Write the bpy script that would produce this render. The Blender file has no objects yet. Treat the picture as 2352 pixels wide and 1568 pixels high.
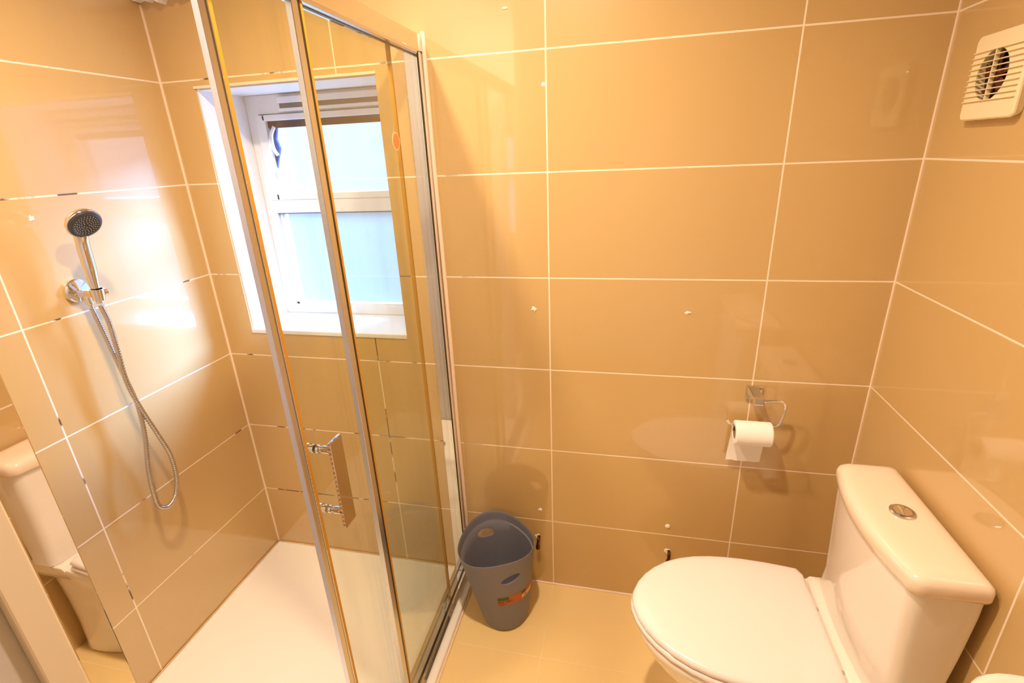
import bpy, bmesh, math, random
from mathutils import Vector, Matrix
random.seed(7)
PI = math.pi
sc = bpy.context.scene
col = sc.collection

# ---------------------------------------------------------------- camera
yaw, pitch, roll = -0.2332, -0.3599, -0.0438
fwd = Vector((math.sin(yaw)*math.cos(pitch), math.cos(yaw)*math.cos(pitch), math.sin(pitch)))
rt = Vector((math.cos(yaw), -math.sin(yaw), 0)); up = rt.cross(fwd)
r2 = rt*math.cos(roll) + up*math.sin(roll); u2 = -rt*math.sin(roll) + up*math.cos(roll)
cd = bpy.data.cameras.new('camera'); cam = bpy.data.objects.new('camera', cd); col.objects.link(cam)
M = Matrix((r2, u2, -fwd)).transposed().to_4x4(); M.translation = Vector((1.4207, -1.4428, 1.5454))
cam.matrix_world = M
cd.sensor_width = 36; cd.lens = 36*1141.33/2352; cd.clip_start = 0.02
sc.camera = cam

# ---------------------------------------------------------------- world, exposure
w = bpy.data.worlds.new('world'); sc.world = w; w.use_nodes = True
bg = w.node_tree.nodes['Background']
bg.inputs[0].default_value = (0.78, 0.82, 1.0, 1); bg.inputs[1].default_value = 1.0
# bright patch of overcast sky to the right of the window
sd = bpy.data.lights.new('sky_glow', 'SUN'); sd.energy = 38.0; sd.angle = math.radians(34); sd.color = (0.28, 0.50, 1.0)
so = bpy.data.objects.new('sky_glow', sd); col.objects.link(so)
so.rotation_euler = Vector((0.46, 0.42, 0.30)).to_track_quat('Z', 'Y').to_euler()
vs = sc.view_settings
vs.view_transform = 'Standard'; vs.look = 'None'; vs.gamma = 1; vs.use_curve_mapping = False
vs.exposure = 0.25

# lamps: (position, watts, radius)
WARM = (1.0, 0.79, 0.59)
LAMPS = [((0.68, -0.74, 2.345), 12.5), ((1.20, -0.74, 2.345), 15.5)]

# ---------------------------------------------------------------- materials
def srgb(r, g, b):
    f = lambda c: ((c/255+0.055)/1.055)**2.4 if c/255 > 0.04045 else c/255/12.92
    return (f(r), f(g), f(b), 1)
def mat(name, c, rough=0.5, metal=0.0, coat=0.0, ior=1.5, bump=0, bscale=200, var=0, vscale=8, sss=0):
    m = bpy.data.materials.new(name); m.use_nodes = True
    nt = m.node_tree; b = nt.nodes['Principled BSDF']
    b.inputs['Base Color'].default_value = c; b.inputs['Roughness'].default_value = rough
    b.inputs['Metallic'].default_value = metal; b.inputs['IOR'].default_value = ior
    b.inputs['Coat Weight'].default_value = coat; b.inputs['Coat Roughness'].default_value = 0.03
    geo = nt.nodes.new('ShaderNodeNewGeometry')
    n = nt.nodes.new('ShaderNodeTexNoise'); n.inputs['Scale'].default_value = vscale; n.inputs['Detail'].default_value = 4
    nt.links.new(geo.outputs['Position'], n.inputs['Vector'])
    if var:
        mx = nt.nodes.new('ShaderNodeMix'); mx.data_type = 'RGBA'
        mx.inputs['A'].default_value = tuple(x*(1-var) for x in c[:3])+(1,)
        mx.inputs['B'].default_value = tuple(min(1, x*(1+var)) for x in c[:3])+(1,)
        nt.links.new(n.outputs['Fac'], mx.inputs['Factor']); nt.links.new(mx.outputs['Result'], b.inputs['Base Color'])
    if bump:
        n2 = nt.nodes.new('ShaderNodeTexNoise'); n2.inputs['Scale'].default_value = bscale
        nt.links.new(geo.outputs['Position'], n2.inputs['Vector'])
        bp = nt.nodes.new('ShaderNodeBump'); bp.inputs['Strength'].default_value = bump; bp.inputs['Distance'].default_value = 0.001
        nt.links.new(n2.outputs['Fac'], bp.inputs['Height']); nt.links.new(bp.outputs['Normal'], b.inputs['Normal'])
    return m

class NT:
    def __init__(s, m): s.nt = m.node_tree
    def math(s, op, a, b=None, clamp=False):
        n = s.nt.nodes.new('ShaderNodeMath'); n.operation = op; n.use_clamp = clamp
        for i, v in enumerate((a, b)):
            if v is None: continue
            if isinstance(v, (int, float)): n.inputs[i].default_value = v
            else: s.nt.links.new(v, n.inputs[i])
        return n.outputs[0]
    def mix(s, f, a, b):
        n = s.nt.nodes.new('ShaderNodeMix'); n.data_type = 'RGBA'
        for k, v in (('Factor', f), ('A', a), ('B', b)):
            if isinstance(v, (int, float, tuple)): n.inputs[k].default_value = v
            else: s.nt.links.new(v, n.inputs[k])
        return n.outputs['Result']
    def noise(s, vec, scale, detail=3):
        n = s.nt.nodes.new('ShaderNodeTexNoise'); n.inputs['Scale'].default_value = scale; n.inputs['Detail'].default_value = detail
        s.nt.links.new(vec, n.inputs['Vector']); return n.outputs['Fac']
    def mapv(s, vec, sc_):
        n = s.nt.nodes.new('ShaderNodeMapping'); n.inputs['Scale'].default_value = sc_
        s.nt.links.new(vec, n.inputs['Vector']); return n.outputs[0]
    def ramp(s, v, a, b):
        n = s.nt.nodes.new('ShaderNodeMapRange'); n.inputs['From Min'].default_value = a; n.inputs['From Max'].default_value = b
        s.nt.links.new(v, n.inputs['Value']); return n.outputs[0]

TILE = srgb(207, 172, 113)
GROUT = srgb(252, 232, 205)
def tile_mat(name, ua, u0, du, va, v0, dv, base=TILE, grout=GROUT, gw=0.0042, mould=0.0, rough=0.33, coat=1.0, extra=None, fade=0.0):
    m = bpy.data.materials.new(name); m.use_nodes = True
    t = NT(m); nt = m.node_tree; b = nt.nodes['Principled BSDF']
    geo = nt.nodes.new('ShaderNodeNewGeometry'); P = geo.outputs['Position']
    sx = nt.nodes.new('ShaderNodeSeparateXYZ'); nt.links.new(P, sx.inputs[0])
    U, V = sx.outputs[ua], sx.outputs[va]
    wob = t.math('MULTIPLY', t.math('SUBTRACT', t.noise(P, 6), 0.5), 0.0015)
    def line(c, c0, d, wd):
        f = t.math('FRACT', t.math('ADD', t.math('DIVIDE', t.math('ADD', t.math('SUBTRACT', c, c0), wob), d), 0.5+50))
        dist = t.math('MULTIPLY', t.math('ABSOLUTE', t.math('SUBTRACT', f, 0.5)), d)
        return t.math('SUBTRACT', 1.0, t.math('DIVIDE', t.math('SUBTRACT', dist, wd/2-0.0004), 0.0008, clamp=True), clamp=True)
    g = t.math('MAXIMUM', line(U, u0, du, gw), line(V, v0, dv, gw))
    if extra is not None:
        g = t.math('MAXIMUM', g, t.math('MULTIPLY', line(V, extra, 50.0, gw*0.7), 0.5))
    # fine linen-like weave and broad tone of the printed tile
    fine = t.noise(t.mapv(P, (260, 260, 900)), 1.0, 2)
    broad = t.noise(P, 3.2, 3)
    tone = t.math('ADD', t.math('MULTIPLY', t.math('SUBTRACT', fine, 0.5), 0.16), t.math('MULTIPLY', t.math('SUBTRACT', broad, 0.5), 0.10))
    dark = tuple(x*0.86 for x in base[:3])+(1,); light = tuple(min(1, x*1.14) for x in base[:3])+(1,)
    tc = t.mix(t.math('ADD', tone, 0.5), dark, light)
    gc = grout
    if mould:
        mn = t.noise(P, 9.0, 4)
        md = t.ramp(mn, 0.68-mould, 0.72-mould)
        if True:  # only grout in the wet corner is blackened and worn
            near = t.ramp(sx.outputs[0], 1.0, 0.8)
            md = t.math('MULTIPLY', md, near)
        gc = t.mix(md, grout, srgb(92, 62, 34))
    if fade:
        g = t.math('MULTIPLY', g, t.ramp(t.noise(P, 4.0, 3), fade-0.08, fade+0.06))
    colr = t.mix(g, tc, gc)
    nt.links.new(colr, b.inputs['Base Color'])
    rg = t.math('ADD', t.math('MULTIPLY', g, 0.4), rough)
    nt.links.new(rg, b.inputs['Roughness'])
    b.inputs['IOR'].default_value = 1.62
    b.inputs['Coat Weight'].default_value = coat; b.inputs['Coat IOR'].default_value = 1.7; b.inputs['Coat Roughness'].default_value = 0.05
    h = t.math('ADD', t.math('MULTIPLY', g, -1.0), t.math('MULTIPLY', t.noise(P, 2.5, 1), 0.4))
    bp = nt.nodes.new('ShaderNodeBump'); bp.inputs['Strength'].default_value = 0.35; bp.inputs['Distance'].default_value = 0.002
    nt.links.new(h, bp.inputs['Height']); nt.links.new(bp.outputs['Normal'], b.inputs['Normal'])
    return m

def glass_mat(name, tint, refl=1.0):
    m = bpy.data.materials.new(name); m.use_nodes = True; nt = m.node_tree
    nt.nodes.remove(nt.nodes['Principled BSDF']); out = nt.nodes['Material Output']
    tr = nt.nodes.new('ShaderNodeBsdfTransparent'); gl = nt.nodes.new('ShaderNodeBsdfGlossy'); gl.inputs['Roughness'].default_value = 0.01
    geo = nt.nodes.new('ShaderNodeNewGeometry'); t = NT(m)
    # faint dried limescale streaks
    s = t.ramp(t.noise(t.mapv(geo.outputs['Position'], (14, 14, 1.6)), 1.6, 4), 0.45, 0.85)
    cm = t.mix(s, tint, tuple(x*0.965 for x in tint[:3])+(1,)); nt.links.new(cm, tr.inputs[0])
    dt = nt.nodes.new('ShaderNodeVectorMath'); dt.operation = 'DOT_PRODUCT'
    nt.links.new(geo.outputs['Incoming'], dt.inputs[0]); nt.links.new(geo.outputs['Normal'], dt.inputs[1])
    c1 = t.math('SUBTRACT', 1.0, t.math('ABSOLUTE', dt.outputs['Value']), clamp=True)
    fr = t.math('ADD', t.math('MULTIPLY', t.math('POWER', c1, 5.0), 0.96), 0.035)
    mx = nt.nodes.new('ShaderNodeMixShader')
    nt.links.new(t.math('MULTIPLY', fr, refl), mx.inputs[0])
    nt.links.new(tr.outputs[0], mx.inputs[1]); nt.links.new(gl.outputs[0], mx.inputs[2]); nt.links.new(mx.outputs[0], out.inputs[0])
    return m
def pane_mat(name, trans, c):
    m = bpy.data.materials.new(name); m.use_nodes = True; nt = m.node_tree
    nt.nodes.remove(nt.nodes['Principled BSDF']); out = nt.nodes['Material Output']
    tr = nt.nodes.new('ShaderNodeBsdfTransparent'); tl = nt.nodes.new('ShaderNodeBsdfTranslucent'); gl = nt.nodes.new('ShaderNodeBsdfGlossy')
    gl.inputs['Roughness'].default_value = 0.15; t = NT(m)
    geo = nt.nodes.new('ShaderNodeNewGeometry')
    s = t.ramp(t.noise(t.mapv(geo.outputs['Position'], (30, 30, 4)), 1.5, 4), 0.3, 0.8)
    nt.links.new(t.mix(s, c, tuple(x*0.86 for x in c[:3])+(1,)), tl.inputs[0])
    tr.inputs[0].default_value = c
    a = nt.nodes.new('ShaderNodeMixShader'); a.inputs[0].default_value = trans
    nt.links.new(tl.outputs[0], a.inputs[1]); nt.links.new(tr.outputs[0], a.inputs[2])
    bmx = nt.nodes.new('ShaderNodeMixShader'); bmx.inputs[0].default_value = 0.04
    nt.links.new(a.outputs[0], bmx.inputs[1]); nt.links.new(gl.outputs[0], bmx.inputs[2]); nt.links.new(bmx.outputs[0], out.inputs[0])
    return m
def emit(name, c, s):
    m = bpy.data.materials.new(name); m.use_nodes = True; nt = m.node_tree
    b = nt.nodes['Principled BSDF']; b.inputs['Emission Color'].default_value = c; b.inputs['Emission Strength'].default_value = s
    return m

Z5 = 0.2954
M_back = tile_mat('tile_back_wall', 0, 0.0, 0.6, 2, Z5, 0.3, mould=0.12)
M_left = tile_mat('tile_left_wall', 1, -0.592, 0.6, 2, Z5, 0.3, mould=0.08)
M_right = tile_mat('tile_right_wall', 1, -0.6235, 0.6235, 2, Z5, 0.3)
M_floor = tile_mat('tile_floor', 0, 1.2, 0.6, 1, -0.305, 0.3, base=srgb(246, 212, 146), grout=srgb(250, 222, 170), rough=0.5, coat=0.15, extra=-0.093, gw=0.0028, fade=0.42)
M_white = mat('white_ceramic', srgb(246, 236, 222), 0.12, coat=0.6)
M_lid = mat('white_plastic_seat', srgb(242, 229, 222), 0.16, coat=0.5)
M_cist = mat('cream_ceramic', srgb(246, 224, 200), 0.12, coat=0.6)
M_tray = mat('acrylic_tray', srgb(252, 246, 236), 0.35, var=0.03, vscale=5)
M_chrome = mat('chrome', (0.83, 0.83, 0.84, 1), 0.04, 1.0)
M_mirror = mat('polished_chrome', (0.86, 0.84, 0.82, 1), 0.015, 1.0)
M_satin = mat('satin_aluminium', (0.70, 0.69, 0.72, 1), 0.24, 1.0)
M_hose = mat('metal_hose', (0.62, 0.60, 0.58, 1), 0.2, 1.0)
M_black = mat('black_rubber', srgb(28, 26, 28), 0.35)
M_seal = mat('clear_seal', srgb(205, 150, 52), 0.25)
M_darkseal = mat('dark_seal', srgb(52, 38, 14), 0.3)
M_glass = glass_mat('shower_glass', (0.962, 0.972, 0.918, 1))
M_upvc = mat('upvc', srgb(236, 238, 242), 0.3)
M_plaster = mat('white_plaster', srgb(244, 242, 240), 0.7, bump=0.2, bscale=60)
M_ceil = mat('ceiling_paint', srgb(222, 214, 200), 0.8, bump=0.2, bscale=80)
M_greywall = mat('grey_paint', srgb(206, 204, 204), 0.75, bump=0.2, bscale=150)
M_trim = mat('cream_trim', srgb(236, 224, 204), 0.35, var=0.03)
M_caulk = mat('sealant', srgb(250, 226, 200), 0.5, bump=0.3, bscale=60)
M_bin = mat('grey_plastic', srgb(124, 122, 132), 0.55, bump=0.35, bscale=900)
M_paper = mat('tissue_paper', srgb(250, 244, 236), 0.95, bump=0.4, bscale=300)
M_fan = mat('fan_plastic', srgb(243, 226, 184), 0.4)
M_dark = mat('dark_cavity', srgb(38, 18, 12), 0.6)
M_frost = pane_mat('frosted_pane', 0.90, (0.80, 0.90, 1.0, 1))
M_clearpane = pane_mat('upper_pane', 0.90, (0.9, 0.95, 1.0, 1))
M_chip = mat('plaster_chip', srgb(252, 240, 228), 0.8, bump=0.6, bscale=400)
M_orange = mat('orange_paper', srgb(238, 150, 84), 0.6)
M_cream = mat('cream_paper', srgb(252, 212, 160), 0.6)
M_copper = mat('tarnished_copper', srgb(92, 52, 26), 0.3, 0.85)
M_bulb = emit('warm_bulb', (1.0, 0.82, 0.58, 1), 12)

# ---------------------------------------------------------------- helpers
def tag(o, label=None, cat=None, group=None, kind=None):
    if label: o['label'] = label
    if cat: o['category'] = cat
    if group: o['group'] = group
    if kind: o['kind'] = kind
    return o
def obj(name, bm, m, parent=None, smooth=False, angle=None):
    me = bpy.data.meshes.new(name)
    bmesh.ops.recalc_face_normals(bm, faces=bm.faces)
    bm.to_mesh(me); bm.free()
    ms = m if isinstance(m, (list, tuple)) else [m]
    for x in ms: me.materials.append(x)
    if smooth:
        for p in me.polygons: p.use_smooth = True
        if angle is not None:
            me.set_sharp_from_angle(angle=math.radians(angle))
    o = bpy.data.objects.new(name, me); col.objects.link(o)
    if parent: o.parent = parent; o.matrix_parent_inverse = parent.matrix_world.inverted()
    return o
def empty(name, loc, label=None, cat=None, group=None):
    o = bpy.data.objects.new(name, None); col.objects.link(o)
    o.matrix_world = Matrix.Translation(loc); o.empty_display_size = 0.05
    tag(o, label, cat, group); return o
def BM(): return bmesh.new()
def add_box(bm, a, b, bevel=0.0, seg=2):
    r = bmesh.ops.create_cube(bm, size=1.0)
    vs_ = r['verts']
    c = [(a[i]+b[i])/2 for i in range(3)]; s = [abs(b[i]-a[i]) for i in range(3)]
    for v in vs_: v.co = Vector((c[i]+v.co[i]*s[i] for i in range(3)))
    if bevel:
        es = list({e for v in vs_ for e in v.link_edges})
        bmesh.ops.bevel(bm, geom=es, offset=bevel, segments=seg, affect='EDGES', profile=0.5)
    return bm
def box(a, b, bevel=0.0, seg=2): return add_box(BM(), a, b, bevel, seg)
def frame_of(d):
    d = d.normalized(); a = Vector((0, 0, 1)) if abs(d.z) < 0.9 else Vector((1, 0, 0))
    x = d.cross(a).normalized(); return x, d.cross(x)
def add_tube(bm, pts, r, n=12, caps=True):
    """round tube along a path; r number or list; parallel-transported"""
    pts = [Vector(p) for p in pts]; rings = []
    rs = r if isinstance(r, (list, tuple)) else [r]*len(pts)
    t0 = (pts[1]-pts[0]).normalized(); x, y = frame_of(t0)
    for i, p in enumerate(pts):
        t = (pts[min(i+1, len(pts)-1)]-pts[max(i-1, 0)]).normalized()
        x = (x - t*x.dot(t)).normalized(); y = t.cross(x)
        rings.append([bm.verts.new(p+(x*math.cos(2*PI*k/n)+y*math.sin(2*PI*k/n))*rs[i]) for k in range(n)])
    for a, b in zip(rings, rings[1:]):
        for k in range(n): bm.faces.new((a[k], a[(k+1) % n], b[(k+1) % n], b[k]))
    if caps:
        bm.faces.new(rings[0]); bm.faces.new(rings[-1][::-1])
    return bm
def tube(pts, r, n=12): return add_tube(BM(), pts, r, n)
def add_lathe(bm, o, ax, prof, n=32):
    """prof: (distance along axis, radius)"""
    o = Vector(o); ax = Vector(ax).normalized(); x, y = frame_of(ax); rings = []
    for h, r in prof:
        c = o+ax*h
        if r < 1e-6: rings.append([bm.verts.new(c)])
        else: rings.append([bm.verts.new(c+(x*math.cos(2*PI*k/n)+y*math.sin(2*PI*k/n))*r) for k in range(n)])
    for a, b in zip(rings, rings[1:]):
        for k in range(n):
            k2 = (k+1) % n
            if len(a) == 1 and len(b) == 1: continue
            if len(a) == 1: bm.faces.new((a[0], b[k2], b[k]))
            elif len(b) == 1: bm.faces.new((a[k], a[k2], b[0]))
            else: bm.faces.new((a[k], a[k2], b[k2], b[k]))
    return bm
def lathe(o, ax, prof, n=32): return add_lathe(BM(), o, ax, prof, n)
def loft(rings, cap0=True, cap1=True, bm=None):
    bm = bm or BM(); R = [[bm.verts.new(p) for p in r] for r in rings]; n = len(R[0])
    for a, b in zip(R, R[1:]):
        for k in range(n): bm.faces.new((a[k], a[(k+1) % n], b[(k+1) % n], b[k]))
    if cap0: bm.faces.new(R[0])
    if cap1: bm.faces.new(R[-1][::-1])
    return bm
def spline(pts, n=8, closed=False):
    """Catmull-Rom through the points"""
    P = [Vector(p) for p in pts]; out = []; N = len(P)
    rng = range(N if closed else N-1)
    for i in rng:
        g = (lambda j: P[j % N]) if closed else (lambda j: P[min(max(j, 0), N-1)])
        a, b, c, d = g(i-1), g(i), g(i+1), g(i+2)
        for k in range(n):
            t = k/n
            out.append(0.5*((2*b)+(c-a)*t+(2*a-5*b+4*c-d)*t*t+(3*b-a-3*c+d)*t**3))
    if not closed: out.append(P[-1])
    return out
def struct(name, bm, m, parent=None, **k):
    o = obj(name, bm, m, parent, **k)
    if not parent: o['kind'] = 'structure'
    return o

# ---------------------------------------------------------------- room shell
XR = 2.106; YF = -2.4; H = 2.36
WX0, WX1, WZ0, WZ1 = 0.120, 0.718, 0.985, 1.772       # window opening
struct('floor', box((-0.1, YF-0.1, -0.1), (XR+0.1, 0.262, 0.0)), M_floor)
struct('ceiling', box((-0.1, YF-0.1, H), (XR+0.1, 0.262, H+0.1)), M_ceil)
bm = BM()
add_box(bm, (-0.1, 0, -0.0), (WX0, 0.262, H)); add_box(bm, (WX1, 0, -0.0), (XR+0.1, 0.262, H))
add_box(bm, (WX0, 0, 0.0), (WX1, 0.262, WZ0)); add_box(bm, (WX0, 0, WZ1), (WX1, 0.262, H))
struct('wall_back', bm, M_back)
struct('wall_left', box((-0.1, YF, 0), (0, 0, H)), M_left)
struct('wall_right', box((XR, YF, 0), (XR+0.1, 0, H)), M_right)
struct('wall_front', box((-0.1, YF-0.1, 0), (XR+0.1, YF, H)), M_plaster)
struct('wall_shower_end', box((0, YF, 0), (0.858, -1.177, H)), M_greywall)

# sealant beads in corners, at the floor and beside the enclosure
struct('trim_1', box((-0.001, -0.0045, 0.02), (0.0045, 0.001, 2.0), 0.001), M_caulk)
struct('trim_2', box((XR-0.0035, -0.0035, 0.0), (XR+0.001, 0.001, H), 0.0015), M_caulk)
struct('trim_3', box((0.9, -0.006, -0.001), (XR, 0.001, 0.006), 0.0015), M_caulk)
zz = [0.02+1.84*i/40 for i in range(41)]
struct('trim_4', tube([(0.8705+0.0008*math.sin(z*7), -0.001, z) for z in zz], 0.0065, 8), M_caulk, smooth=True)
# ragged plaster boxing high in the shower corner
bm = BM(); n = 14
lo = []; hi = []
for i in range(n+1):
    x = 0.004+0.20*i/n; z = 2.004+0.010*math.sin(i*2.1)*(i % 3 == 1)-0.004*(i % 2)
    if i == 6: z -= 0.012
    lo.append((x, z))
rf = [(x, -0.030, z) for x, z in lo]+[(lo[-1][0], -0.030, H), (lo[0][0], -0.030, H)]
rb = [(x, -0.0, z) for x, z in lo]+[(lo[-1][0], 0.0, H), (lo[0][0], 0.0, H)]
struct('trim_5', loft([rf, rb]), M_plaster)
# cream corner strip on the end of the shower wall, beside the chrome wall profile
struct('trim_6', box((0.857, -1.209, 0.0), (0.867, -1.178, H), 0.0025), M_trim)

# ---------------------------------------------------------------- window
win = empty('window_1', (WX0, 0.2, WZ0)); win['kind'] = 'structure'
T = 0.004
bm = BM()   # plaster reveal lining behind the tile edge
add_box(bm, (WX0-0.001, 0.006, WZ0), (WX0+T, 0.262, WZ1)); add_box(bm, (WX1-T, 0.012, WZ0), (WX1+0.001, 0.262, WZ1))
add_box(bm, (WX0, 0.014, WZ1-T), (WX1, 0.262, WZ1+0.001))
obj('reveal_lining', bm, M_plaster, win)
obj('sill_board', box((WX0-0.002, -0.004, WZ0-0.004), (WX1+0.001, 0.25, WZ0+0.012), 0.003), M_upvc, win)
obj('tile_edge_strip', box((WX0-0.004, -0.003, WZ1-0.001), (WX1+0.004, 0.003, WZ1+0.006), 0.001), M_caulk, win)
FX0, FX1, FZ0, FZ1, FY = WX0+T, WX1-T, WZ0+0.012, WZ1-T, 0.20
bm = BM()
add_box(bm, (FX0, FY, FZ0), (FX0+0.045, FY+0.06, FZ1), 0.003); add_box(bm, (FX1-0.045, FY, FZ0), (FX1, FY+0.06, FZ1), 0.003)
add_box(bm, (FX0+0.04, FY+.001, FZ0), (FX1-0.04, FY+0.06, FZ0+0.035), 0.003)
add_box(bm, (FX0+0.04, FY+.001, FZ1-0.060), (FX1-0.04, FY+0.06, FZ1), 0.003)
add_box(bm, (FX0+0.04, FY-0.004, 1.378), (FX1-0.04, FY+0.06, 1.428), 0.004)
obj('window_frame', bm, M_upvc, win)
bm = BM()
sy = FY-0.008
for a, b in (((FX0+0.035, 1.425), (FX0+0.072, 1.705)), ((FX1-0.072, 1.425), (FX1-0.035, 1.705)),
             ((FX0+0.06, 1.425), (FX1-0.06, 1.447)), ((FX0+0.06, 1.686), (FX1-0.06, 1.705))):
    add_box(bm, (a[0], sy, a[1]), (b[0], FY+0.045, b[1]), 0.003)
sash = obj('opening_sash', bm, M_upvc, win)
obj('upper_pane', box((FX0+0.068, FY+0.02, 1.444), (FX1-0.068, FY+0.026, 1.69)), M_clearpane, sash)
obj('lower_pane', box((FX0+0.042, FY+0.02, FZ0+0.03), (FX1-0.042, FY+0.026, 1.382)), M_frost, win)
bm = BM(); add_box(bm, (FX0+0.05, FY+0.005, FZ0+0.034), (FX0+0.058, FY+0.02, 1.38)); add_box(bm, (FX0+0.05, FY+0.005, FZ0+0.034), (FX1-0.05, FY+0.02, FZ0+0.043))
obj('glazing_bead', bm, M_upvc, win)
obj('gasket', box((FX0+0.047, FY-0.003, 1.3755), (FX1-0.047, FY+0.018, 1.379)), mat('gasket_blue', srgb(80, 110, 150), 0.5), win)
# dark mottled strip under the sash head with the stay arm, black mildew down its left side
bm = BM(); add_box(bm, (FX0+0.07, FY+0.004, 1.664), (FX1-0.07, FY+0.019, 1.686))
obj('head_dark_strip', bm, mat('mottled_brown', srgb(96, 78, 66), 0.8, var=0.4, vscale=60), sash)
pr = [(0, 1.686), (0.032, 1.686), (0.026, 1.655), (0.018, 1.63), (0.026, 1.60), (0.021, 1.585), (0.008, 1.555), (0.0, 1.53)]
x0 = FX0+0.071
obj('mildew_patch', loft([[(x0+x, FY+0.010, z) for x, z in pr], [(x0+x, FY+0.019, z) for x, z in pr]]), mat('mildew_blue', srgb(58, 74, 120), 0.8, var=0.5, vscale=50), sash)
obj('stay_arm', tube(spline([(x0+0.024, FY+0.004, 1.668), (x0+0.012, FY-0.004, 1.64), (x0+0.014, FY-0.008, 1.60), (x0+0.024, FY-0.004, 1.575)], 6), 0.006, 8), M_upvc, sash, smooth=True)
bm = box((x0+0.002, FY-0.012, 1.498), (x0+0.009, FY+0.003, 1.522), 0.002)
obj('latch_catch', bm, M_satin, sash)
# trickle vent across the head
bm = BM(); add_box(bm, (FX0+0.135, FY-0.016, 1.737), (FX1-0.01, FY+0.002, 1.757), 0.003); add_box(bm, (FX0+0.135, FY-0.012, 1.712), (FX1-0.01, FY+0.002, 1.722), 0.002)
tv = obj('trickle_vent', bm, M_upvc, win)
obj('vent_slot', box((FX0+0.139, FY-0.008, 1.722), (FX1-0.012, FY+0.002, 1.737)), mat('vent_shade', srgb(140, 130, 116), 0.8), tv)
# ragged sealant round the window foot
for (a, b) in (((0.565, 0), (0.72, 0)),):
    pass

# ---------------------------------------------------------------- shower tray
tray = empty('shower_tray', (0.43, -0.58, 0.0), 'low white rectangular shower tray on the floor inside the glass enclosure', 'shower tray')
bm = BM()
o_ = [(0.002, -1.172), (0.893, -1.172), (0.893, -0.002), (0.002, -0.002)]
i_ = [(0.012, -1.16), (0.80, -1.16), (0.80, -0.012), (0.012, -0.012)]
rings = [[(x, y, 0.0) for x, y in o_], [(x, y, 0.017) for x, y in o_], [(min(x, 0.890) if x > .5 else x+.002, y, 0.020) for x, y in o_],
         [(x, y, 0.020) for x, y in i_], [(x+(0.02 if x < .4 else -0.02), y+(0.02 if y < -.5 else -0.02), 0.0185) for x, y in i_],
         [(x+(0.2 if x < .4 else -0.2), y+(0.2 if y < -.5 else -0.2), 0.016) for x, y in i_]]
obj('tray_body', loft(rings), M_tray, tray)
# waste cover
wv = obj('waste_cover', lathe((0.42, -0.90, 0.0150), (0, 0, 1), [(0, 0.045), (0.004, 0.044), (0.006, 0.036), (0.0055, 0)]), M_chrome, tray, smooth=True, angle=40)
# ---- caulk at tray edge, slightly blackened
bm = BM()
add_tube(bm, [(0.004, -1.17+1.165*i/30, 0.0215+0.0008*math.sin(i*1.7)) for i in range(31)], 0.003, 6)
add_tube(bm, [(0.004+0.82*i/20, -0.003, 0.0215) for i in range(21)], 0.003, 6)
obj('edge_sealant', bm, mat('worn_sealant', srgb(226, 190, 146), 0.6, var=0.35, vscale=14), tray, smooth=True)
obj('floor_sealant', tube([(0.896, -1.17+1.165*i/30, 0.002) for i in range(31)], 0.004, 6), M_caulk, tray, smooth=True)

# ---------------------------------------------------------------- shower enclosure (fixed part)
enc = empty('shower_enclosure', (0.845, -0.58, 0.02), 'chrome framed shower enclosure with fixed glass panel against the back wall', 'shower screen')
def rail(z0, z1, x0=0.818, x1=0.866):
    bm = BM()
    add_box(bm, (x0, -1.174, z0), (x1, -0.002, z1), 0.002)
    return bm
obj('top_rail', rail(1.812, 1.853), M_mirror, enc)
bm = BM(); add_box(bm, (0.852, -1.17, 1.8045), (0.8655, -0.03, 1.8125), 0.001)
tr_ = obj('rail_lip', bm, M_satin, enc)
obj('rail_groove', box((0.845, -1.17, 1.803), (0.852, -0.03, 1.8125)), M_black, enc)
obj('bottom_rail', rail(0.0204, 0.034, 0.812, 0.872), M_chrome, enc)
bm = BM(); add_box(bm, (0.858, -1.172, 0.034), (0.866, -0.03, 0.046), 0.001); add_box(bm, (0.826, -1.172, 0.034), (0.830, -0.03, 0.042), 0.001)
obj('guide_rib', bm, M_chrome, enc)
obj('guide_groove', box((0.8465, -1.17, 0.034), (0.8575, -0.03, 0.036)), M_black, enc)
bm = BM(); add_box(bm, (0.822, -0.032, 0.034), (0.864, -0.001, 1.812), 0.002)
obj('wall_profile', bm, M_mirror, enc)
obj('profile_seal', box((0.8625, -0.038, 0.046), (0.8655, -0.031, 1.81)), M_darkseal, enc)
obj('wall_profile', box((0.822, -1.176, 0.034), (0.860, -1.136, 1.812), 0.0015), M_mirror, enc)
fg = obj('fixed_glass', box((0.853, -0.553, 0.040), (0.859, -0.034, 1.808)), M_glass, enc)
obj('edge_profile', box((0.850, -0.572, 0.036), (0.8625, -0.553, 1.812), 0.001), M_satin, enc)
obj('edge_seal', box((0.8485, -0.5535, 0.036), (0.8628, -0.5475, 1.81)), M_darkseal, enc)
obj('glass_edge', box((0.8595, -0.547, 0.036), (0.8625, -0.540, 1.81)), M_seal, enc)

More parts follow.
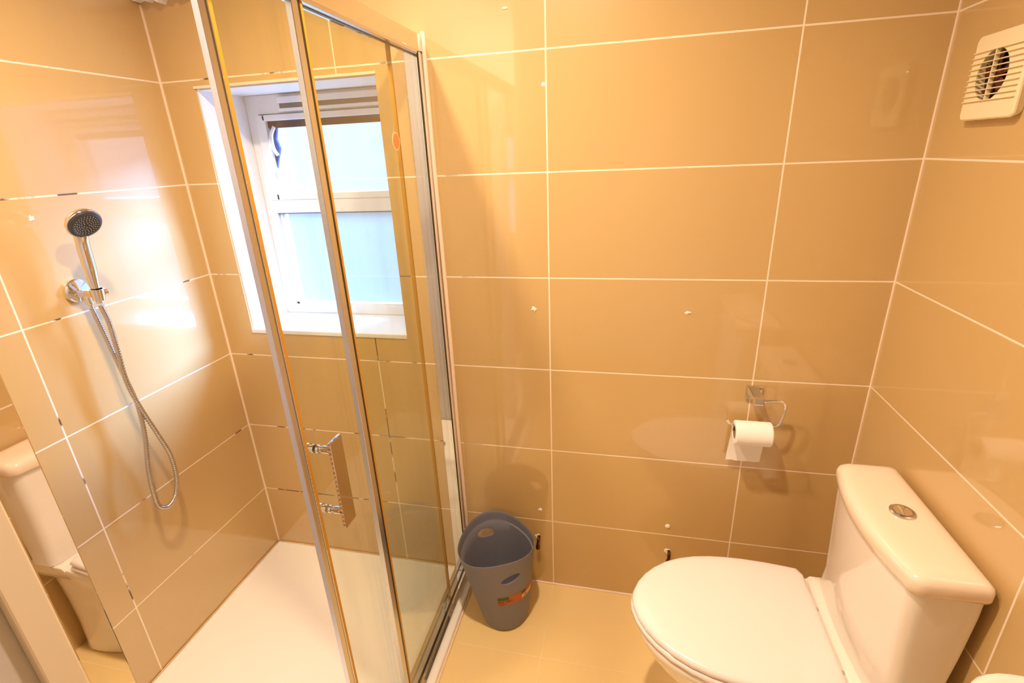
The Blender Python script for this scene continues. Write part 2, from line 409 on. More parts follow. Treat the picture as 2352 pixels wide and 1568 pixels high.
# ---------------------------------------------------------------- sliding door
door = empty('sliding_shower_door', (0.835, -0.45, 0.036), 'clear sliding glass shower door with chrome handle, pushed open behind the fixed panel', 'shower door')
dx = 0.835
obj('door_glass', box((dx-0.003, -0.742, 0.038), (dx+0.003, -0.152, 1.815)), M_glass, door)
obj('leading_profile', box((dx-0.006, -0.758, 0.036), (dx+0.006, -0.742, 1.815), 0.001), M_satin, door)
obj('leading_highlight', box((dx+0.0062, -0.7440, 0.036), (dx+0.0080, -0.7415, 1.815), 0.0005), M_chrome, door)
obj('leading_seal', box((dx-0.005, -0.742, 0.036), (dx+0.005, -0.731, 1.815)), M_seal, door)
obj('trailing_edge', box((dx-0.0045, -0.156, 0.040), (dx+0.0045, -0.148, 1.815)), M_seal, door)
for y in (-0.20, -0.69):
    rl = obj('bottom_roller', lathe((dx+0.003, y-0.02, 0.062), (1, 0, 0), [(0, 0), (0, 0.012), (0.008, 0.012), (0.010, 0.009), (0.010, 0)], 20), M_hose, door, smooth=True, angle=40)
    obj('roller_bracket', box((dx+0.003, y-0.026, 0.038), (dx+0.0075, y-0.014, 0.056), 0.001), M_satin, rl)
# handle: flat chrome bar outside on two posts, small caps inside
hd = obj('door_handle', box((0.8665, -0.7085, 0.826), (0.8725, -0.667, 1.031), 0.0012), mat('chrome_dark_reflection', (0.62, 0.56, 0.52, 1), 0.06, 1.0), door)  # chrome tinted darker and browner to imitate a dark reflection of the room
for z in (1.014, 0.868):
    obj('handle_post', lathe((dx+0.003, -0.702, z), (1, 0, 0), [(0, 0), (0, 0.0085), (0.005, 0.0085), (0.006, 0.006), (0.012, 0.006), (0.013, 0.0078), (0.0283, 0.0078), (0.0283, 0)], 24), M_chrome, hd, smooth=True, angle=40)
    obj('handle_cap', lathe((dx-0.003, -0.702, z), (-1, 0, 0), [(0, 0), (0, 0.0085), (0.004, 0.0085), (0.005, 0.0065), (0.010, 0.0065), (0.012, 0.0105), (0.017, 0.0100), (0.019, 0)], 24), M_chrome, hd, smooth=True, angle=40)
# milled edge of the handle bar
bm = BM()
for k in range(19):
    z = 0.829+0.0108*k
    add_box(bm, (0.8662, -0.7098, z), (0.8728, -0.7083, z+0.0055), 0.0004, 1)
obj('milled_edge', bm, mat('milled_chrome', (0.9, 0.8, 0.86, 1), 0.2, 1.0), hd)
# round orange sticker on the outer glass
stk = empty('round_sticker', (0.8595, -0.218, 1.587), 'small round orange sticker with a pale rim on the fixed shower glass', 'sticker')
obj('sticker_rim', lathe((0.8591, -0.218, 1.587), (1, 0, 0), [(0, 0), (0, 0.0215), (0.0004, 0.0215), (0.0004, 0)], 32), M_cream, stk)
obj('sticker_face', lathe((0.8595, -0.218, 1.587), (1, 0, 0), [(0, 0), (0, 0.0175), (0.0004, 0.0175), (0.0004, 0)], 32), M_orange, stk)

# ---------------------------------------------------------------- hand shower
hs = empty('wall_bracket', (0.0, -0.446, 1.255), 'round chrome wall bracket for the hand shower on the left tiled wall', 'shower bracket')
C0 = Vector((0.0, -0.446, 1.255))
obj('rosette', lathe(C0, (1, 0, 0), [(0, 0), (0, 0.031), (0.010, 0.031), (0.014, 0.028), (0.016, 0.010), (0.018, 0)], 40), M_chrome, hs, smooth=True, angle=35)
obj('arm', box((0.014, -0.455, 1.238), (0.070, -0.437, 1.257), 0.003), M_chrome, hs)
cl = obj('cradle', lathe((0.070, -0.4445, 1.231), (0.10, 0.0, 1.0), [(0, 0.0115), (0.0, 0.0145), (0.030, 0.0165), (0.030, 0.0130)], 24), M_chrome, hs, smooth=True, angle=35)
obj('cradle_knob', lathe((0.0735, -0.4325, 1.247), (0.3, 1, 0), [(0, 0), (0, 0.007), (0.010, 0.009), (0.012, 0.006), (0.012, 0)], 20), M_chrome, hs, smooth=True, angle=35)
obj('wall_outlet', lathe((0.034, -0.446, 1.243), (0.05, 0.02, -1), [(0, 0.0), (0.0, 0.0095), (0.024, 0.0095), (0.026, 0.0065), (0.034, 0.006), (0.034, 0)], 20), M_chrome, hs, smooth=True, angle=35)

sh = empty('hand_shower', (0.070, -0.444, 1.25), 'chrome hand shower with dark grey nozzle face held upright in its wall bracket', 'shower head')
pth = spline([(0.069, -0.4445, 1.222), (0.070, -0.4440, 1.262), (0.0715, -0.4430, 1.31), (0.0735, -0.4420, 1.36), (0.078, -0.4425, 1.392), (0.087, -0.4440, 1.416)], 6)
rr = []
for i in range(len(pth)):
    t = i/(len(pth)-1); rr.append(0.0085+0.0065*min(1, max(0, (t-0.12)/0.3)) if t < .75 else 0.015+0.004*(t-.75)/.25)
obj('shower_handle', tube(pth, rr, 20), M_chrome, sh, smooth=True, angle=50)
HC = Vector((0.113, -0.449, 1.427)); HN = Vector((0.80, -0.14, -0.58)).normalized()
obj('head_shell', lathe(HC-HN*0.030, HN, [(0, 0), (0.002, 0.016), (0.008, 0.030), (0.018, 0.0385), (0.028, 0.0405), (0.030, 0.039), (0.0295, 0)], 48), M_chrome, sh, smooth=True, angle=50)
nf = obj('nozzle_face', lathe(HC-HN*0.0015, HN, [(0, 0), (0, 0.0375), (0.005, 0.0365), (0.0075, 0.030), (0.0062, 0.028), (0.0062, 0)], 48), mat('dark_faceplate', srgb(60, 58, 64), 0.35), sh, smooth=True, angle=35)
bm = BM(); ax, ay = frame_of(HN)
for r, n in ((0.006, 5), (0.011, 10), (0.016, 15), (0.021, 20), (0.026, 24)):
    for k in range(n):
        a = 2*PI*k/n+r*90
        c = HC+HN*0.0045+(ax*math.cos(a)+ay*math.sin(a))*r
        add_lathe(bm, c, HN, [(0, 0.0012), (0.002, 0.0009), (0.0022, 0)], 6)
obj('nozzles', bm, mat('nozzle_rubber', srgb(170, 170, 140), 0.5), nf)['kind'] = 'stuff'

# corrugated hose: hangs in a loop from the handle and returns to the outlet
hp = [(0.069, -0.4445, 1.214), (0.066, -0.437, 1.16), (0.064, -0.438, 1.09), (0.063, -0.442, 0.99), (0.063, -0.430, 0.905), (0.064, -0.408, 0.805),
      (0.064, -0.390, 0.717), (0.064, -0.394, 0.635), (0.064, -0.416, 0.582), (0.064, -0.446, 0.566), (0.064, -0.474, 0.590), (0.064, -0.475, 0.65), (0.062, -0.464, 0.722), (0.060, -0.441, 0.815),
      (0.058, -0.431, 0.91), (0.053, -0.434, 0.99), (0.046, -0.438, 1.07), (0.040, -0.441, 1.14), (0.037, -0.446, 1.206)]
fine = spline(hp, 36)
hr = [0.0062+0.0010*(1 if (i % 3) == 0 else (-0.5)) for i in range(len(fine))]
hose = obj('shower_hose', tube(fine, hr, 12), M_hose, smooth=True)
tag(hose, 'corrugated metal shower hose hanging in a long narrow loop on the left wall', 'hose')

# ---------------------------------------------------------------- toilet
toilet = empty('toilet', (1.80, -0.41, 0.0), 'white close-coupled toilet with its lid down, standing in the right corner', 'toilet')
CY = -0.412
half = [(1.473, 0.0), (1.4755, 0.022), (1.488, 0.057), (1.507, 0.088), (1.531, 0.115), (1.565, 0.143), (1.605, 0.164), (1.645, 0.178), (1.690, 0.187), (1.735, 0.191), (1.780, 0.192), (1.842, 0.189), (1.895, 0.183), (1.921, 0.179), (1.931, 0.158)]
def outline(off=0.0, back=None, sy=1.0):
    cx = 1.70
    pts = [(x, CY+h) for x, h in half]+[(x, CY-h) for x, h in half[::-1][:-1]]
    out = []
    for x, y in pts:
        d = Vector((x-cx, (y-CY))); L = d.length
        k = (L+off)/L
        X = cx+d.x*k; Y = CY+d.y*k*sy
        if back is not None: X = min(X, back)
        out.append((X, Y))
    return out
def lift(o, z): return [(x, y, z) for x, y in o]
# pan: flared bowl on a pedestal
def pan_ring(z, tip, hw, back, pw=2.2, n=44, hb=None):
    hb = hb if hb is not None else hw*0.8
    out = []; cx = 1.74
    for k in range(n):
        a = 2*PI*k/n; c, s = math.cos(a), math.sin(a)
        if c < 0:
            X = cx+(cx-tip)*(-(abs(c)**(2/pw))); Y = hw*(1 if s > 0 else -1)*abs(s)**(2/pw)
        else:
            X = cx+(back-cx)*(abs(c)**(2/6)); Y = (hw+(hb-hw)*abs(c)**.5)*(1 if s > 0 else -1)*abs(s)**(2/4.5)
        out.append((X, CY+Y, z))
    return out
R = [pan_ring(0.0, 1.66, 0.115, 2.100, hb=.182), pan_ring(0.012, 1.655, 0.125, 2.102, hb=.186), pan_ring(0.05, 1.66, 0.12, 2.100, hb=.182), pan_ring(0.13, 1.655, 0.115, 2.100, hb=.18),
     pan_ring(0.20, 1.615, 0.128, 2.100, hb=.18), pan_ring(0.27, 1.555, 0.150, 2.100, hb=.18), pan_ring(0.33, 1.510, 0.174, 2.100, hb=.18), pan_ring(0.375, 1.488, 0.186, 2.088, hb=.178),
     pan_ring(0.392, 1.482, 0.189, 2.090, hb=.182), pan_ring(0.400, 1.486, 0.186, 2.088, hb=.180), pan_ring(0.402, 1.52, 0.15, 2.06, hb=.15)]
pan = obj('pan', loft(R), M_white, toilet, smooth=True, angle=50)
for s in (-1, 1):
    obj('fixing_cap', lathe((1.80, CY+s*0.099, 0.07), (0, s, 0), [(0, 0), (0, 0.009), (0.006, 0.008), (0.009, 0)], 16), M_hose, pan, smooth=True)
# seat ring and lid
S = [lift(outline(-0.004), 0.402), lift(outline(0.003), 0.406), lift(outline(0.003), 0.414), lift(outline(-0.003), 0.4185), lift(outline(-0.05), 0.419)]
obj('seat', loft(S), M_lid, toilet, smooth=True, angle=60)
Ld = [lift(outline(-0.006), 0.4195), lift(outline(-0.0005), 0.4225), lift(outline(0.0005), 0.429), lift(outline(-0.0025), 0.4345), lift(outline(-0.008), 0.4375),
      lift(outline(-0.018), 0.4395), lift(outline(-0.045), 0.4415), lift(outline(-0.09), 0.443), lift(outline(-0.13), 0.4435)]
lid = obj('seat_lid', loft(Ld), M_lid, toilet, smooth=True, angle=60)
for s in (-1, 1):
    obj('hinge', lathe((1.934, CY+s*0.085-0.02, 0.412), (0, 1, 0), [(0, 0), (0, 0.009), (0.04, 0.009), (0.04, 0)], 16), M_lid, lid, smooth=True, angle=40)
# raised deck that carries the cistern
dk = []
for z, f, o in ((0.345, 1.90, -0.012), (0.36, 1.905, 0.0), (0.400, 1.932, 0.006), (0.407, 1.938, 0.006), (0.410, 1.952, 0.003), (0.4125, 1.968, -0.001)):
    ring = []
    for k in range(13):
        t = k/12; y = CY+0.178+o-(0.356+2*o)*t
        ring.append((f+0.020*(abs(2*t-1))**2.5, y, z))
    ring += [(2.090, CY-0.178-o, z), (2.090, CY+0.178+o, z)]
    dk.append(ring)
obj('cistern_deck', loft(dk), M_white, toilet, smooth=True, angle=40)

cis = empty('cistern', (2.03, CY, 0.41)); cis.parent = toilet; cis.matrix_parent_inverse = toilet.matrix_world.inverted()
cis.empty_display_size = .05
def cring(z, xf, hw, bow, xb, rc=0.028, n=14):
    """rounded plan with a bowed front"""
    pts = []
    ys = [hw-rc-(2*hw-2*rc)*i/n for i in range(n+1)]
    for k in range(6):                                  # far front corner
        a = PI/2*k/6; pts.append((xf+rc-rc*math.sin(a), CY+hw-rc+rc*math.cos(a)))
    for y in ys: pts.append((xf-bow*(1-(y/(hw-rc))**2), CY+y))
    for k in range(1, 7):
        a = PI/2*k/6; pts.append((xf+rc-rc*math.cos(a), CY-(hw-rc)-rc*math.sin(a)))
    r2_ = 0.012
    for k in range(4):
        a = PI/2*k/3; pts.append((xb-r2_+r2_*math.sin(a), CY-hw+r2_-r2_*math.cos(a)))
    for k in range(4):
        a = PI/2*k/3; pts.append((xb-r2_+r2_*math.cos(a), CY+hw-r2_+r2_*math.sin(a)))
    return [(x, y, z) for x, y in pts]
cb = [cring(0.4125, 1.976, 0.187, 0.012, 2.070), cring(0.425, 1.978, 0.185, 0.014, 2.072), cring(0.47, 1.981, 0.183, 0.018, 2.078), cring(0.60, 1.974, 0.184, 0.021, 2.088), cring(0.700, 1.969, 0.186, 0.021, 2.092), cring(0.742, 1.968, 0.186, 0.021, 2.092)]
obj('tank', loft(cb), M_white, cis, smooth=True, angle=50)
cl_ = [cring(0.7435, 1.968, 0.187, 0.021, 2.092), cring(0.7455, 1.962, 0.192, 0.022, 2.096), cring(0.752, 1.960, 0.194, 0.023, 2.097), cring(0.768, 1.960, 0.194, 0.023, 2.097), cring(0.777, 1.963, 0.191, 0.022, 2.095), cring(0.783, 1.970, 0.184, 0.021, 2.088), cring(0.786, 1.982, 0.172, 0.017, 2.076), cring(0.7865, 2.0, 0.150, 0.010, 2.06)]
obj('tank_lid', loft(cl_), M_cist, cis, smooth=True, angle=60)
bt = obj('flush_button', lathe((2.026, -0.412, 0.7862), (0, 0, 1), [(0, 0), (0, 0.0245), (0.004, 0.0240), (0.0055, 0.0215), (0.0045, 0.0185), (0.0035, 0.018), (0.0035, 0)], 40), M_hose, cis, smooth=True, angle=35)
bm = BM()
def halfdisc(bm, a0, a1, r, gap, h):
    c = Vector((2.026, -0.412, 0.7897)); n_ = 16; mid = (a0+a1)/2
    o = Vector((math.cos(mid), math.sin(mid), 0))*gap
    ring = [c+o]+[c+o+Vector((math.cos(a0+(a1-a0)*k/n_), math.sin(a0+(a1-a0)*k/n_), 0))*r for k in range(n_+1)]
    loft([[tuple(p) for p in ring], [(p.x, p.y, p.z+h) for p in ring]], bm=bm)
halfdisc(bm, 0.9, 0.9+PI*1.15, 0.0165, 0.0006, 0.0022)
obj('button_half', bm, M_chrome, bt)
bm = BM(); halfdisc(bm, 0.9+PI*1.15, 0.9+2*PI, 0.0160, 0.0010, 0.0016)
obj('button_half', bm, M_chrome, bt)

# ---------------------------------------------------------------- basin and its vanity unit (mostly out of the frame)
bas = empty('wash_basin', (2.0, -1.05, 0.79), 'white ceramic wash basin with rounded corner at the lower right edge', 'basin')
def rrect(x0, x1, y0, y1, r, z, n=8, sh=0.0):
    pts = []
    x0 += sh; x1 -= sh; y0 += sh; y1 -= sh
    for cx, cy, a0, rr_ in ((x0+r, y1-r, PI/2, r), (x0+r, y0+r, PI, r), (x1-0.005, y0+0.005, 1.5*PI, 0.005), (x1-0.005, y1-0.005, 0, 0.005)):
        for k in range(n+1):
            a = a0+PI/2*k/n; pts.append((cx+rr_*math.cos(a), cy+rr_*math.sin(a), z))
    return pts
B_ = (1.918, 2.104, -1.33, -0.785, 0.075)
br = [rrect(*B_, 0.72, sh=0.02), rrect(*B_, 0.765, sh=0.004), rrect(*B_, 0.782), rrect(*B_, 0.793, sh=0.001), rrect(*B_, 0.799, sh=0.005), rrect(*B_, 0.800, sh=0.012),
      rrect(*B_, 0.797, sh=0.022), rrect(*B_, 0.775, sh=0.030), rrect(*B_, 0.735, sh=0.045)]
obj('bowl', loft(br), M_white, bas, smooth=True, angle=50)
van = empty('vanity_unit', (2.02, -1.06, 0.0), 'white vanity cabinet under the wash basin, out of view below', 'cabinet')
obj('body', box((1.952, -1.30, 0.08), (2.104, -0.815, 0.715), 0.004), M_upvc, van)
obj('door', box((1.936, -1.296, 0.10), (1.951, -0.82, 0.705), 0.003), M_upvc, van)
obj('plinth', box((1.965, -1.29, 0.0), (2.104, -0.825, 0.08)), M_upvc, van)
for o in van.children:
    if o.name.startswith('door'): obj('handle', tube([(1.925, -1.20, 0.55), (1.925, -1.20, 0.65)], 0.005, 10), M_chrome, o, smooth=True)

# ---------------------------------------------------------------- waste bin
binr = empty('waste_bin', (1.045, -0.155, 0.0), 'grey plastic waste bin with oval hand holes, standing beside the shower frame', 'bin')
BH = 0.325
def bin_pt(th, z, off=0.0):
    t = z/BH
    cx = 1.048-0.022*t; cy = -0.154-0.0*t
    r = 0.078+0.050*t**0.85+off
    tri = 0.055*t
    k = 1+tri*math.cos(3*(th+0.12))
    if z < 0.012: r -= 0.010*(1-z/0.012)**2
    return (cx+r*k*math.cos(th), cy+r*1.04*k*math.sin(th), z)
NB = 96
out_z = [0.0, 0.002, 0.006, 0.012]+[0.012+(BH-0.012)*i/30 for i in range(1, 31)]
def topz(th, z):      # rim dips a little at the sides
    return z*(1+0.018*math.cos(2*(th-2.1))*(z/BH)**3)
def bp(th, z, off):
    p = bin_pt(th, z, off); return (p[0], p[1], topz(th, z))
rings = [[bp(2*PI*k/NB, z, 0) for k in range(NB)] for z in out_z]
rings.append([(lambda p: (p[0], p[1], p[2]+0.0015))(bp(2*PI*k/NB, BH, -0.0012)) for k in range(NB)])
in_z = [BH, 0.315, 0.296, 0.292, 0.288, 0.25, 0.2, 0.12, 0.05, 0.006]
for z in in_z:
    off = -0.0025 if z > 0.291 else -0.0062
    rings.append([bp(2*PI*k/NB, z, off) for k in range(NB)])
shell = obj('bin_shell', loft(rings), M_bin, binr, smooth=True, angle=40)
# cut the two hand holes right through the shell
for th in (-0.93, -0.93+PI):
    c = Vector(bin_pt(th, 0.258)); d = Vector((math.cos(th), math.sin(th), 0)); tx = Vector((-math.sin(th), math.cos(th), 0))
    bmc = BM(); prof = []
    for k in range(28):
        a = 2*PI*k/28
        prof.append(tx*0.033*math.cos(a)+Vector((0, 0, 1))*(0.017*math.sin(a)+0.007*math.cos(a)))
    loft([[tuple(c-d*0.03+p) for p in prof], [tuple(c+d*0.03+p) for p in prof]], bm=bmc)
    cut = obj('cutter', bmc, M_bin)
    md = shell.modifiers.new('hole', 'BOOLEAN'); md.operation = 'DIFFERENCE'; md.object = cut; md.solver = 'EXACT'
    dg = bpy.context.evaluated_depsgraph_get(); me = bpy.data.meshes.new_from_object(shell.evaluated_get(dg))
    shell.modifiers.clear(); shell.data = me; bpy.data.objects.remove(cut)
# printed paper label curved on the shell
def patch(th0, th1, z0, z1, off, m, name, parent, n=10):
    bm = BM(); A = []
    for o2 in (off, off+0.0003):
        g = [[bm.verts.new(bp(th0+(th1-th0)*i/n, z, o2)) for i in range(n+1)] for z in (z0, z1)]; A.append(g)
    for g in A:
        for i in range(n): bm.faces.new((g[0][i], g[0][i+1], g[1][i+1], g[1][i]))
    for i in range(n):
        bm.faces.new((A[0][0][i], A[0][0][i+1], A[1][0][i+1], A[1][0][i])); bm.faces.new((A[0][1][i], A[0][1][i+1], A[1][1][i+1], A[1][1][i]))
    for j in (0, n): bm.faces.new((A[0][0][j], A[0][1][j], A[1][1][j], A[1][0][j]))
    return obj(name, bm, m, parent)
M_lo = mat('label_orange', srgb(178, 96, 48), 0.6); M_lg = mat('label_green', srgb(60, 92, 34), 0.6); M_lr = mat('label_red', srgb(140, 44, 20), 0.6)
M_lc = mat('label_cream', srgb(226, 178, 132), 0.6); M_ld = mat('label_dark', srgb(70, 36, 12), 0.6)
lab = patch(-1.42, -0.10, 0.142, 0.182, 0.0004, M_lo, 'paper_label', binr, 24)
patch(-1.41, -1.05, 0.167, 0.181, 0.0009, M_lg, 'label_print', lab)
patch(-1.37, -1.09, 0.1705, 0.1755, 0.0014, mat('label_olive', srgb(70, 100, 40), .6), 'label_print', lab)
patch(-0.62, -0.44, 0.167, 0.180, 0.0009, M_lg, 'label_print', lab)
patch(-0.60, -0.10, 0.147, 0.166, 0.0009, M_lc, 'label_print', lab, 14)
def letters(txt, th, z, h, m, off=0.0010):
    F = {'B': ["110", "101", "110", "101", "110"], 'O': ["111", "101", "101", "101", "111"], 'A': ["010", "101", "111", "101", "101"], 'L': ["100", "100", "100", "100", "111"],
         'E': ["111", "100", "110", "100", "111"], 'R': ["110", "101", "110", "101", "101"], 'K': ["101", "110", "100", "110", "101"], 'S': ["111", "100", "111", "001", "111"],
         'I': ["1", "1", "1", "1", "1"], 'N': ["101", "111", "111", "111", "101"], 'T': ["111", "010", "010", "010", "010"], '7': ["111", "001", "010", "010", "010"], '5': ["111", "100", "111", "001", "111"], '.': ["0", "0", "0", "0", "1"], 'D': ["110", "101", "101", "101", "110"], ' ': ["00"]*5}
    bm = BM(); px = h/5; R0 = 0.108
    for chh in txt:
        g = F[chh]
        for r, row in enumerate(g):
            for c, v in enumerate(row):
                if v == '1':
                    a = th+(c*px)/R0; z1 = z+h-r*px
                    q = [bm.verts.new(bp(aa, zq, off)) for aa, zq in ((a, z1), (a+px/R0, z1), (a+px/R0, z1-px), (a, z1-px))]
                    bm.faces.new(q)
        th += (len(g[0])+1)*px/R0
    return obj('label_print', bm, m, lab)
letters('SOLE DINER', -1.40, 0.1565, 0.0070, M_ld)
letters('7.5LT', -1.40, 0.1450, 0.0080, M_lr)
letters('BIN', -0.52, 0.153, 0.007, M_lg, 0.0014)

# ---------------------------------------------------------------- toilet roll holder and roll
th_ = empty('toilet_roll_holder', (1.803, 0.0, 0.86), 'square-based chrome toilet roll holder on the back wall with open bent arm', 'toilet roll holder')
obj('wall_plate', box((1.783, -0.010, 0.838), (1.828, 0.0, 0.882), 0.002), M_chrome, th_)
obj('bracket', box((1.797, -0.056, 0.842), (1.824, -0.008, 0.864), 0.002), M_chrome, th_)
obj('arm', tube(spline([(1.815, -0.050, 0.852), (1.83, -0.05, 0.854), (1.866, -0.05, 0.856), (1.880, -0.05, 0.848), (1.8835, -0.05, 0.832), (1.878, -0.05, 0.795), (1.872, -0.05, 0.782), (1.858, -0.05, 0.776), (1.80, -0.05, 0.775), (1.748, -0.05, 0.7745), (1.736, -0.05, 0.779), (1.731, -0.05, 0.788)], 8), 0.0043, 12), M_chrome, th_, smooth=True)
roll_ = empty('toilet_roll', (1.805, -0.060, 0.735), 'white toilet roll with a loose sheet hanging down behind, on the chrome holder', 'toilet roll')
RC = Vector((1.753, -0.060, 0.752)); RR = 0.036
obj('paper_winding', lathe(RC, (1, 0, 0), [(0.002, 0.019), (0, 0.021), (0, RR-0.003), (0.003, RR), (0.097, RR), (0.100, RR-0.003), (0.100, 0.021), (0.098, 0.019), (0.002, 0.019)], 48), M_paper, roll_, smooth=True, angle=40)
obj('card_core', lathe(RC+Vector((0.001, 0, 0)), (1, 0, 0), [(0, 0.0188), (0, 0.0178), (0.098, 0.0178), (0.098, 0.0188), (0, 0.0188)], 32), mat('cardboard', srgb(150, 118, 84), 0.9), roll_, smooth=True, angle=40)
bm = BM(); pa = [(-0.0235, 0.752), (-0.0225, 0.735), (-0.0220, 0.71), (-0.020, 0.68), (-0.019, 0.655), (-0.020, 0.630)]
for y_ in (0, 0.0006):
    pass
r1 = []; nseg = len(pa)
G = [[[bm.verts.new((1.7545+0.0975*i/6-0.006*(1-(z-0.63)/0.12)*1.0, y+o+0.0012*math.sin(i*1.3+z*60), z+(0.0012*math.sin(i*2.1) if j == nseg-1 else 0))) for i in range(7)] for j, (y, z) in enumerate(pa)] for o in (0, 0.0006)]
for g in G:
    for j in range(nseg-1):
        for i in range(6): bm.faces.new((g[j][i], g[j][i+1], g[j+1][i+1], g[j+1][i]))
for j in range(nseg-1):
    for i in (0, 6): bm.faces.new((G[0][j][i], G[0][j+1][i], G[1][j+1][i], G[1][j][i]))
for i in range(6):
    for j in (0, nseg-1): bm.faces.new((G[0][j][i], G[0][j][i+1], G[1][j][i+1], G[1][j][i]))
obj('loose_sheet', bm, M_paper, roll_, smooth=True, angle=60)

# ---------------------------------------------------------------- extractor fan
fan = empty('extractor_fan', (XR, -0.19, 1.645), 'cream plastic extractor fan with round slatted grille high on the right wall', 'extractor fan')
fy0, fy1, fz0, fz1 = -0.292, -0.132, 1.571, 1.724
FXf = XR-0.018
def fring(x, sh, r=0.010, n=5):
    pts = []
    for cy, cz, a0 in ((fy1-sh-r, fz1-sh-r, 0), (fy0+sh+r, fz1-sh-r, PI/2), (fy0+sh+r, fz0+sh+r, PI), (fy1-sh-r, fz0+sh+r, 1.5*PI)):
        for k in range(n+1):
            a = a0+PI/2*k/n; pts.append((x, cy+r*math.cos(a), cz+r*math.sin(a)))
    return pts
FC = Vector((0, -0.203, 1.650)); FR = 0.0455
# front plate with a round opening: loft from the outer rounded square to the circle
def circ(x, r, n=24):
    return [(x, FC.y+r*math.cos(2*PI*(k+0.5)/n-0.0), FC.z+r*math.sin(2*PI*(k+0.5)/n)) for k in range(n)]
rg = [fring(XR-0.001, 0.004), fring(XR-0.006, 0.003), fring(XR-0.013, 0.0), fring(XR-0.016, 0.0005), fring(FXf, 0.003), circ(FXf, FR), circ(XR-0.0015, FR)]
obj('housing', loft(rg, cap0=True, cap1=True), M_fan, fan, smooth=True, angle=12)
hub = obj('dark_cavity', lathe((XR-0.0016, FC.y, FC.z), (-1, 0, 0), [(0, 0), (0, FR-0.001), (0.001, FR-0.001), (0.001, 0)], 32), M_dark, fan)
bm = BM()
for k in range(5):
    a = 2*PI*k/5+0.3; c = Vector((XR-0.007, FC.y, FC.z)); u = Vector((0, math.cos(a), math.sin(a))); v = Vector((0, -math.sin(a), math.cos(a)))
    q = [c+u*0.010-v*0.005+Vector((0.002, 0, 0)), c+u*0.040-v*0.014+Vector((0.003, 0, 0)), c+u*0.041+v*0.010-Vector((0.003, 0, 0)), c+u*0.010+v*0.006-Vector((0.002, 0, 0))]
    loft([[tuple(p) for p in q], [tuple(p-Vector((0.001, 0, 0))) for p in q]], bm=bm)
add_lathe(bm, (XR-0.003, FC.y, FC.z), (-1, 0, 0), [(0, 0.011), (0.006, 0.011), (0.008, 0.006), (0.008, 0)], 20)
obj('impeller', bm, mat('impeller_brown', srgb(96, 40, 26), 0.5), fan)
for k in range(10):
    z = 1.606+0.0098*k
    sl = obj('slat', box((FXf-0.0035, fy0+0.006, z-0.0009), (FXf+0.002, fy1-0.003, z+0.0009), 0.0005, 1), M_fan, fan)
obj('grille_rib', box((FXf-0.002, FC.y-0.0015, FC.z-FR), (FXf+0.005, FC.y+0.0015, FC.z+FR)), M_fan, fan)
obj('cover_screw', lathe((XR-0.010, -0.176, fz0+0.001), (0, 0, -1), [(0, 0), (0, 0.0022), (0.0012, 0.002), (0.0012, 0)], 12), M_dark, fan)

# ---------------------------------------------------------------- holes, plugs and pipe stubs left on the tiles
def blob(name, c, n, r, h, m, label, cat, group=None, seed=1, star=0.3, flat=1.0):
    rnd = random.Random(seed); n = Vector(n); x, y = frame_of(n); bm = BM(); N = 18
    rr_ = [r*(1+star*(rnd.random()-0.5)*2) for _ in range(N)]
    def ring(k_, hh): return [tuple(Vector(c)+n*hh+x*rr_[k]*k_*math.cos(2*PI*k/N)+y*rr_[k]*k_*flat*math.sin(2*PI*k/N)) for k in range(N)]
    loft([ring(1, -0.0015), ring(1, h*0.4), ring(0.75, h), ring(0.3, h*1.1)], bm=bm)
    o = obj(name, bm, m, smooth=True, angle=50); tag(o, label, cat, group); return o
by = (0, -1, 0)
blob('hole_plug', (1.153, 0, 1.097), by, 0.0068, 0.0022, M_chip, 'white star-shaped plugged screw hole left of centre on the back wall', 'filled hole', seed=2, star=0.45)
blob('hole_plug', (1.602, 0, 1.098), by, 0.0080, 0.0022, M_chip, 'slanted white plugged screw hole right of centre on the back wall', 'filled hole', seed=5, star=0.4, flat=0.5)
blob('hole_plug', (1.155, 0, 0.342), by, 0.0075, 0.0020, M_chip, 'white plugged hole in the tile just above the waste bin', 'filled hole', seed=8, star=0.4)
blob('hole_plug', (1.597, 0, 0.332), by, 0.0085, 0.0030, M_chip, 'round white filled hole low on the wall above the toilet lid', 'filled hole', seed=9, star=0.06)
blob('hole_plug', (1.098, 0, 1.893), by, 0.0075, 0.0015, M_caulk, 'small pale oval spot near the top of the back wall', 'filled hole', seed=11, star=0.1, flat=0.45)  # flattened pale oval, slightly raised on the tile
blob('hole_plug', (1.1935, 0, 1.713), by, 0.0060, 0.0016, M_chip, 'small white upright chip beside the tall grout line high on the back wall', 'filled hole', seed=12, star=0.2)
blob('hole_plug', (0.0, -0.4845, 1.447), (1, 0, 0), 0.0065, 0.0018, M_chip, 'white plugged hole on the left wall beside the hand shower', 'filled hole', seed=14, star=0.45)
blob('pale_speck', (2.032, 0, 1.684), by, 0.0022, 0.0008, M_caulk, 'tiny pale speck on the back wall near the right corner', 'speck', seed=15, star=0.3)  # tiny pale fleck on the tile
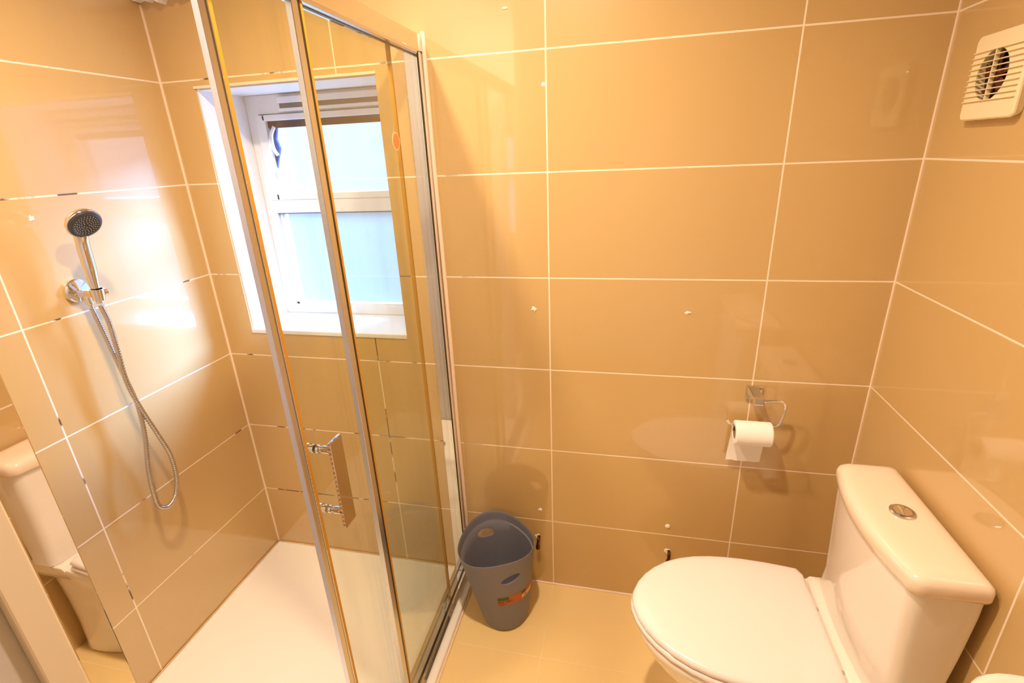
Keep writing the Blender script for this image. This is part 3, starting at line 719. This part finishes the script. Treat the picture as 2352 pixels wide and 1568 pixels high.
def stub(c, label, blobseed, dr):
    e = empty('pipe_stub', c, label, 'pipe')
    c = Vector(c)
    rnd = random.Random(blobseed); bm = BM()
    N = 16; rr_ = [0.0105*(1+0.25*(rnd.random()-.5)*2) for _ in range(N)]
    loft([[(c.x-0.003+rr_[k]*math.cos(2*PI*k/N), 0.001, c.z+0.004+rr_[k]*math.sin(2*PI*k/N)) for k in range(N)], [(c.x-0.003+rr_[k]*.9*math.cos(2*PI*k/N), -0.0025, c.z+0.004+rr_[k]*.9*math.sin(2*PI*k/N)) for k in range(N)]], bm=bm)
    obj('wall_patch', bm, M_chip, e)
    obj('pipe', tube(spline([(c.x+0.002, -0.001, c.z+0.006), (c.x+0.002, -0.014, c.z+0.004), (c.x+0.001, -0.021, c.z-0.006), (c.x, -0.022, c.z-dr*0.6)], 6), 0.0052, 14), M_copper, e, smooth=True, angle=60)
    obj('pipe_end', lathe((c.x, -0.022, c.z-dr*0.55), (0, 0, -1), [(0, 0.0052), (0.004, 0.0078), (dr*0.5, 0.0082), (dr*0.5+0.003, 0.006), (dr*0.5+0.003, 0)], 20), M_copper, e, smooth=True, angle=40)
stub((1.147, 0.0, 0.216), 'short brown copper pipe stub hanging from the wall beside the waste bin', 3, 0.030)
stub((1.606, 0.0, 0.222), 'dark pipe stub on the back wall half hidden behind the toilet lid', 6, 0.026)

# ---------------------------------------------------------------- lamps
for i, (p, wt) in enumerate(LAMPS):
    words = ['above the shower enclosure', 'above the toilet'][i]
    e = empty('ceiling_downlight', (p[0], p[1], H), 'small round chrome ceiling downlight '+words, 'ceiling light', 'ceiling downlights')
    obj('bezel', lathe((p[0], p[1], H), (0, 0, -1), [(0, 0.048), (0.004, 0.046), (0.005, 0.037), (0.001, 0.036)], 32), M_chrome, e, smooth=True, angle=40)
    obj('lens', lathe((p[0], p[1], H), (0, 0, -1), [(0, 0), (0, 0.036), (0.001, 0.036), (0.001, 0)], 32), M_bulb, e)
    ld = bpy.data.lights.new('downlight', 'AREA'); ld.shape = 'DISK'; ld.size = 0.07; ld.spread = math.radians(150); ld.energy = wt; ld.color = WARM
    lo_ = bpy.data.objects.new('downlight_glow', ld); col.objects.link(lo_); lo_.location = (p[0], p[1], H-0.008)
    lo_.parent = e; lo_.matrix_parent_inverse = e.matrix_world.inverted()
# daylight is guided through the window opening
al = bpy.data.lights.new('sky_portal', 'AREA'); al.shape = 'RECTANGLE'; al.size = WX1-WX0; al.size_y = WZ1-WZ0; al.cycles.is_portal = True
ao = bpy.data.objects.new('sky_portal', al); col.objects.link(ao); ao.location = ((WX0+WX1)/2, 0.30, (WZ0+WZ1)/2); ao.rotation_euler = (-PI/2, 0, 0)
